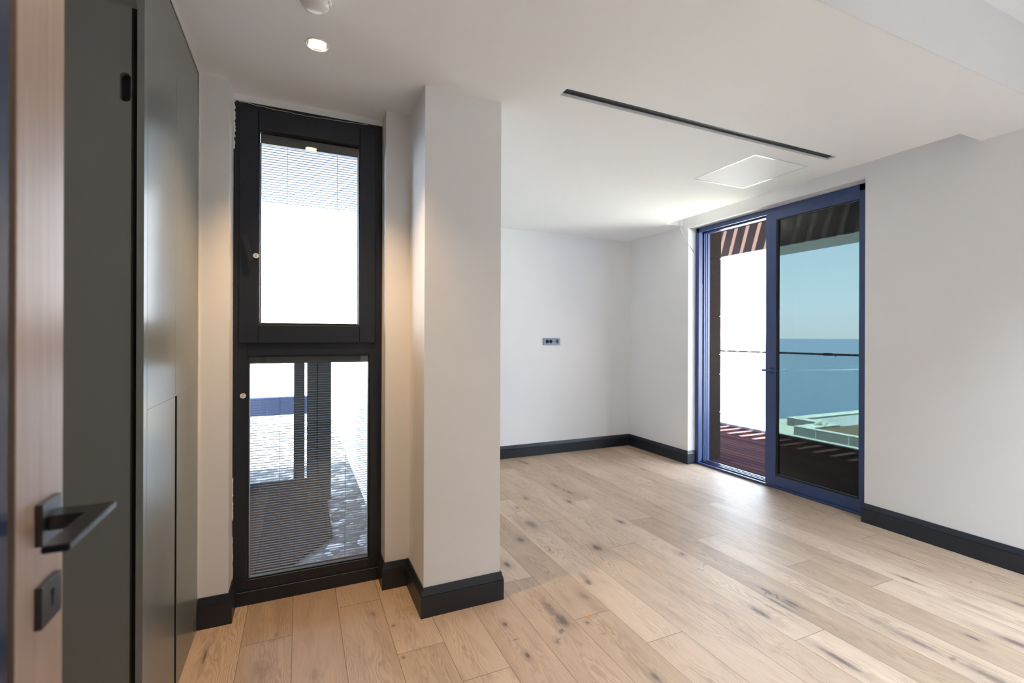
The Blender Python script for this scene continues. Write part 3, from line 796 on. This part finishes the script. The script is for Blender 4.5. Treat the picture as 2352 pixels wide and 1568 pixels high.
CW = thing('loose_cable', (3.60, 3.81, 2.53), 'thin white cable hanging out of the curtain recess with bare red end', 'cable')
def smooth(pts, n=6):
    out = []
    P = [Vector(p) for p in pts]
    for i in range(len(P) - 1):
        p0, p1, p2, p3 = P[max(i - 1, 0)], P[i], P[i + 1], P[min(i + 2, len(P) - 1)]
        for k in range(n):
            t_ = k / n
            out.append(.5 * ((2 * p1) + (-p0 + p2) * t_ + (2 * p0 - 5 * p1 + 4 * p2 - p3) * t_ ** 2 + (-p0 + 3 * p1 - 3 * p2 + p3) * t_ ** 3))
    return out + [P[-1]]
mb = MB(); mb.tube(smooth([(3.61, 3.785, 2.612), (3.60, 3.787, 2.525), (3.60, 3.736, 2.391), (3.60, 3.667, 2.275), (3.60, 3.630, 2.226)]), .0028, 8); mb.build('sheath', 'cable', CW, smooth=True)
mb = MB(); mb.tube(smooth([(3.60, 3.630, 2.226), (3.60, 3.607, 2.197), (3.60, 3.588, 2.174)]), .0022, 8); mb.build('inner_wire', 'cable_dark', CW, smooth=True, label='bare dark wire')
mb = MB(); mb.tube([(3.60, 3.590, 2.177), (3.60, 3.583, 2.167), (3.60, 3.578, 2.163)], .0042, 8); mb.build('wire_end', 'cable_red', CW, label='red wire tip')
mb = MB(); mb.tube(smooth([(3.60, 3.667, 2.275), (3.60, 3.640, 2.250), (3.60, 3.612, 2.212), (3.60, 3.592, 2.196), (3.60, 3.572, 2.203), (3.60, 3.556, 2.211)]), .0009, 6); mb.build('thin_wire', 'cable', CW)

SK = thing('socket_strip', (2.584, YF, 1.257), 'blue-grey socket plate with two outlets on the far wall', 'socket')
x0, x1, z0, z1 = 2.476, 2.692, 1.218, 1.2965
mb = MB(); mb.ring('xz', x0, x1, z0, z1, (.030, .024, .0165, .0165), YF - .011, YF, .0015); mb.build('plate', 'socket', SK)
mb = MB(); mb.box(x0 + .030, x1 - .024, YF - .004, YF, z0 + .0165, z1 - .0165); mb.build('inset', 'socket', SK)
for cx in (2.527, 2.573):
    o_ = MB(); o_.cyl((cx, YF - .0045, 1.2572), (0, 1, 0), .0205, .003, 40); ot = o_.build('outlet', 'dark_hole', SK)
    pm = MB(); pm.cyl((cx, YF - .0062, 1.2495), (0, 1, 0), .0025, .002, 12); pm.cyl((cx, YF - .0062, 1.2650), (0, 1, 0), .0025, .002, 12); pm.build('pin_hole', 'track', ot)
mb = MB(); mb.cyl((2.607, YF - .006, 1.2572), (0, 1, 0), .0058, .006, 24); mb.build('antenna_port', 'track', SK)
mb = MB(); mb.cyl((2.629, YF - .005, 1.2572), (0, 1, 0), .0058, .003, 4); mb.build('data_port', 'dark_hole', SK)
for xa in (2.6435, 2.6555):
    mb = MB(); mb.box(xa, xa + .0098, YF - .007, YF - .003, z0 + .018, z1 - .018); mb.build('slot_cover', 'cable_dark', SK)

mb = MB(); random.seed(11)
pts = [(1.2307 + (.017 if k % 2 else .011) * math.cos(2 * math.pi * k / 16) * random.uniform(.7, 1.2), 1.8604 + (.012 if k % 2 else .008) * math.sin(2 * math.pi * k / 16) * random.uniform(.7, 1.2), .0001) for k in range(16)]
mb.extrude_poly(pts, (0, 0, .0006))
mb.build('varnish_blot', 'varnish_spot', label='small orange-brown blot on the floor boards', cat='stain', origin=(1.2307, 1.8604, 0))

# ------------------------------------------------------------------ balcony
mb = MB(); mb.box(3.918, 5.86, -3.0, 9.0, -0.12, -0.001); mb.box(3.765, 3.918, 2.04, 3.717, -.12, -.031)
mb.build('balcony_deck', 'deck', label='dark reddish wooden balcony deck with narrow grooved boards', cat='deck', kind='structure')
mb = MB()
zs = [0.0, 0.497, 0.91, 1.124, 1.540, 2.164, 2.95]
for za, zb in zip(zs, zs[1:]):
    mb.box(3.925, 4.193, 3.775, 4.40, za + .003, zb - .003, .002)
    mb.box(3.925, 4.193, 4.406, 5.2, za + .003, zb - .003, .002)
mb.build('stone_pier', 'cladding', label='brown-grey stone clad pier on the balcony beside the door opening', cat='pier')
mb = MB(); mb.box(XO, 4.18, 3.78, 5.25, -.1, 2.95); mb.box(XO, 4.18, -3, 2.03, -.1, 2.95); mb.box(XO, 4.18, 2.03, 3.78, 2.47, 2.95)
S('wall_outside', mb, 'cladding', 'stone clad outside wall', 'wall')

# balustrade: floor channel, glass panels, top rail
BR = thing('glass_balustrade', (5.83, 3.0, 0), 'frameless glass balustrade with a slim dark top rail along the deck edge', 'balustrade')
mb = MB(); mb.box(5.800, 5.860, -3.0, 9.0, 0.0, 0.034, .002); mb.build('floor_channel', 'window_metal', BR)
mb = MB(); mb.box(5.815, 5.845, -3.0, 9.0, 1.098, 1.122, .003); mb.build('top_rail', 'fascia', BR)
mb = MB(); mb.box(5.822, 5.838, 3.555, 3.572, 1.088, 1.098); mb.box(5.812, 5.848, 3.60, 3.70, 1.0935, 1.127, .002); mb.build('rail_joint', 'window_metal', BR)
ys_ = [-1.75, 0.35, 2.485, 4.617, 6.75, 8.9]
for ya, yb in zip(ys_, ys_[1:]):
    mb = MB(); mb.quad((5.83, ya + .008, .034), (5.83, yb - .008, .034), (5.83, yb - .008, 1.098), (5.83, ya + .008, 1.098)); mb.build('pane', 'rail_glass', BR)
    mb = MB(); mb.box(5.826, 5.834, yb - .008, yb - .0055, .034, 1.098); mb.box(5.826, 5.834, yb + .0055, yb + .008, .034, 1.098); mb.build('glass_edge', 'track', BR)

# pergola: edge beam with fascia and soffit, slats that cast the stripes
PG = thing('pergola', (5.82, 3.0, 2.53), 'dark brown slatted pergola with a pale edge beam over the balcony', 'pergola')
for ya, yb in ((-2.45, -1.115), (-1.115, 0.22), (0.22, 1.555), (1.555, 3.557), (3.557, 4.891), (4.891, 6.226), (6.226, 7.56), (7.56, 9.0)):
    mb = MB(); mb.box(5.820, 5.835, ya + .003, yb - .003, 2.532, 2.925); mb.build('fascia_panel', 'fascia', PG)
    mb = MB(); mb.box(5.822, 6.446, ya + .003, yb - .003, 2.518, 2.530); mb.build('soffit_panel', 'fascia_light', PG)
mb = MB(); mb.box(5.837, 6.44, -2.45, 9.0, 2.535, 3.30); mb.box(5.814, 5.837, -2.45, 9.0, 2.925, 2.995); mb.build('edge_beam', 'beige_metal', PG)
sl = MB()
y = 4.745 - 0.1955 * 38
while y < 9.0:
    y += 0
    mb = MB(); mb.box(4.37, 5.837, y, y + 0.1300, 3.085, 3.110); mb.build('slat', 'fascia', PG)
    y += 0.1955
sl.bm.free()
mb = MB(); mb.box(XO, 4.37, -3.0, 9.0, 3.02, 3.30); mb.build('roof_edge', 'render_white', PG)

# ------------------------------------------------------------------ lower roof terrace, sea
mb = MB(); mb.extrude_poly([(6.6, -20, -3.05), (20.4, -20, -3.05), (24.2, 8, -3.05), (24.2, 17.2, -3.05), (23.4, 17.6, -3.05), (24.3, 24, -3.05), (22, 40, -3.05), (6.6, 40, -3.05)], (0, 0, -.4))
mb.build('roof_terrace', 'terrace_ground', label='pale paved roof terrace one storey below the balcony', cat='terrace', kind='structure')
P1 = thing('roof_planter', (20.5, 11.0, -3.05), 'long low concrete planter with brown soil, the nearer of the two on the lower terrace', 'planter')
def walls(parent, boxes, m1='terrace_wall', m2='terrace_cap'):
    mb = MB(); mc = MB(); mj = MB()
    for x0, x1, y0, y1 in boxes:
        mb.box(x0, x1, y0, y1, -3.05, -2.66); mc.box(x0 - .01, x1 + .01, y0 - .01, y1 + .01, -2.66, -2.645)
        yy_ = y1 - 1.0
        while yy_ > y0 + .3: mj.box(x0 - .004, x0 + .01, yy_, yy_ + .025, -3.04, -2.66); mj.build('joint', m2, parent); mj = MB(); yy_ -= 1.35
    mb.build('curb_wall', m1, parent); mc.build('coping', m2, parent); mj.bm.free()
walls(P1, [(20.42, 20.68, 6.0, 14.3), (20.68, 22.6, 13.62, 14.3)])
mb = MB(); mb.box(20.68, 31.0, 6.0, 13.62, -3.05, -2.74); mb.build('soil', 'soil', P1, label='brown soil')
P2 = thing('roof_planter', (22.5, 15.5, -3.05), 'low concrete planter with white gravel behind the soil bed', 'planter')
walls(P2, [(22.36, 22.80, 14.3, 16.02), (22.80, 33.0, 15.42, 16.02)])
mb = MB(); mb.box(22.8, 33, 13.62, 15.42, -3.05, -2.73); mb.build('gravel', 'gravel', P2, label='white gravel')
# rubble left on the planter wall
random.seed(21)
RB = thing('rubble_heap', (21.9, 13.7, -2.645), 'small heap of white rubble on the nearer planter wall', 'rubble')
for k in range(7):
    mb = MB(); r_ = random.uniform(.07, .16)
    res = bmesh.ops.create_icosphere(mb.bm, subdivisions=1, radius=r_)
    off = Vector((21.75 + random.uniform(-.35, .35), 13.9 + random.uniform(-.25, .25), -2.645 + r_ * .7))
    for v in res['verts']: v.co = v.co * random.uniform(.7, 1.25) + off
    mb.build('lump', 'terrace_cap', RB)
L3 = thing('terrace_block', (22, 18, -3.05), 'long pale concrete block lying on the sunlit terrace', 'block')
mb = MB(); mb.extrude_poly([(19.8, 17.3, -3.05), (23.95, 17.6, -3.05), (24.35, 19.4, -3.05), (20.6, 18.4, -3.05)], (0, 0, .40)); mb.build('body', 'terrace_cap', L3)
P4 = thing('roof_planter', (22, 21, -3.05), 'pale-walled planter at the far left end of the terrace', 'planter')
mb = MB(); mb.box(19.5, 24.6, 20.9, 21.3, -3.05, -2.65); mb.box(24.2, 24.6, 19.4, 20.9, -3.05, -2.65); mb.build('curb_wall', 'terrace_cap', P4)
mb = MB(); mb.box(19.5, 24.2, 19.5, 20.9, -3.05, -2.85); mb.build('soil', 'soil', P4)

mb = MB(); mb.quad((-90000, -90000, -60), (90000, -90000, -60), (90000, 90000, -60), (-90000, 90000, -60))
mb.build('sea', 'sea', label='calm blue sea reaching to the horizon', cat='sea', kind='structure')
def wake(pts, wd, label):
    mb = MB(); L_ = [Vector(p) for p in pts]
    n_ = len(L_); a_, b2 = [], []
    for i, p in enumerate(L_):
        d_ = (L_[min(i + 1, n_ - 1)] - L_[max(i - 1, 0)]).normalized(); s_ = Vector((-d_.y, d_.x, 0))
        ww = wd * (1 - .8 * i / (n_ - 1)); a_.append(p + s_ * ww); b2.append(p - s_ * ww)
    mb.extrude_poly([tuple(p) for p in a_ + b2[::-1]], (0, 0, .15))
    mb.build('boat_wake', 'foam_wake', label=label, cat='wake', origin=pts[0])
wake([(1023, 579, -60), (985, 583, -60), (950, 590, -60), (905, 600, -60), (860, 625, -60)], 4.5, 'thin white boat wake drawn across the blue sea')

# ------------------------------------------------------------------ small court outside the tall window
mb = MB(); mb.box(-8, 0.498, 2.745, 14, -.30, -.06)
mb.build('pebble_ground', 'pebbles', label='white pebble ground outside the tall window', cat='pebbles', kind='stuff')
mb = MB(); mb.box(-8, 0.9, 11.0, 11.3, -.06, 1.05); S('wall_court', mb, 'render_white', 'white rendered wall at the end of the pebble court', 'wall')
mb = MB(); mb.extrude_poly([(0.21, 3.42, -.058), (-.26, 2.80, -.058), (-2.5, 2.80, -.058), (-2.5, 4.9, -.058), (.21, 4.9, -.058)], (0, 0, .02))  # added flat sheet, its dark shape stands in for shaded ground
mb.build('shade_sheet', 'ground_shade', label='near-black sheet painting shade on the ground outside the tall window', cat='shade_patch', kind='structure')
for k, (xa, xb) in enumerate(((-.040, .040), (.060, .130), (.137, .2395))):
    mb = MB(); mb.box(xa, xb, 4.15, 4.40, -.038, 2.2 if False else 1.25, .004)
    mb.build('screen_post', 'concrete_grey', label=('leftmost', 'middle', 'rightmost')[k] + ' of the three grey posts seen through the lower pane', cat='post', origin=((xa + xb) / 2, 4.27, -.038))
LR = thing('low_railing', (-.7, 4.75, -.06), 'dark blue low railing across the pebble court outside the window', 'railing')
mb = MB(); mb.box(-2.4, .24, 4.70, 4.80, .60, .76, .005); mb.build('rail', 'unit_blue', LR)
for xx in (-2.3, -1.5, -.62):
    mb = MB(); mb.box(xx - .03, xx + .03, 4.72, 4.78, -.06, .60); mb.build('post', 'unit_blue', LR)
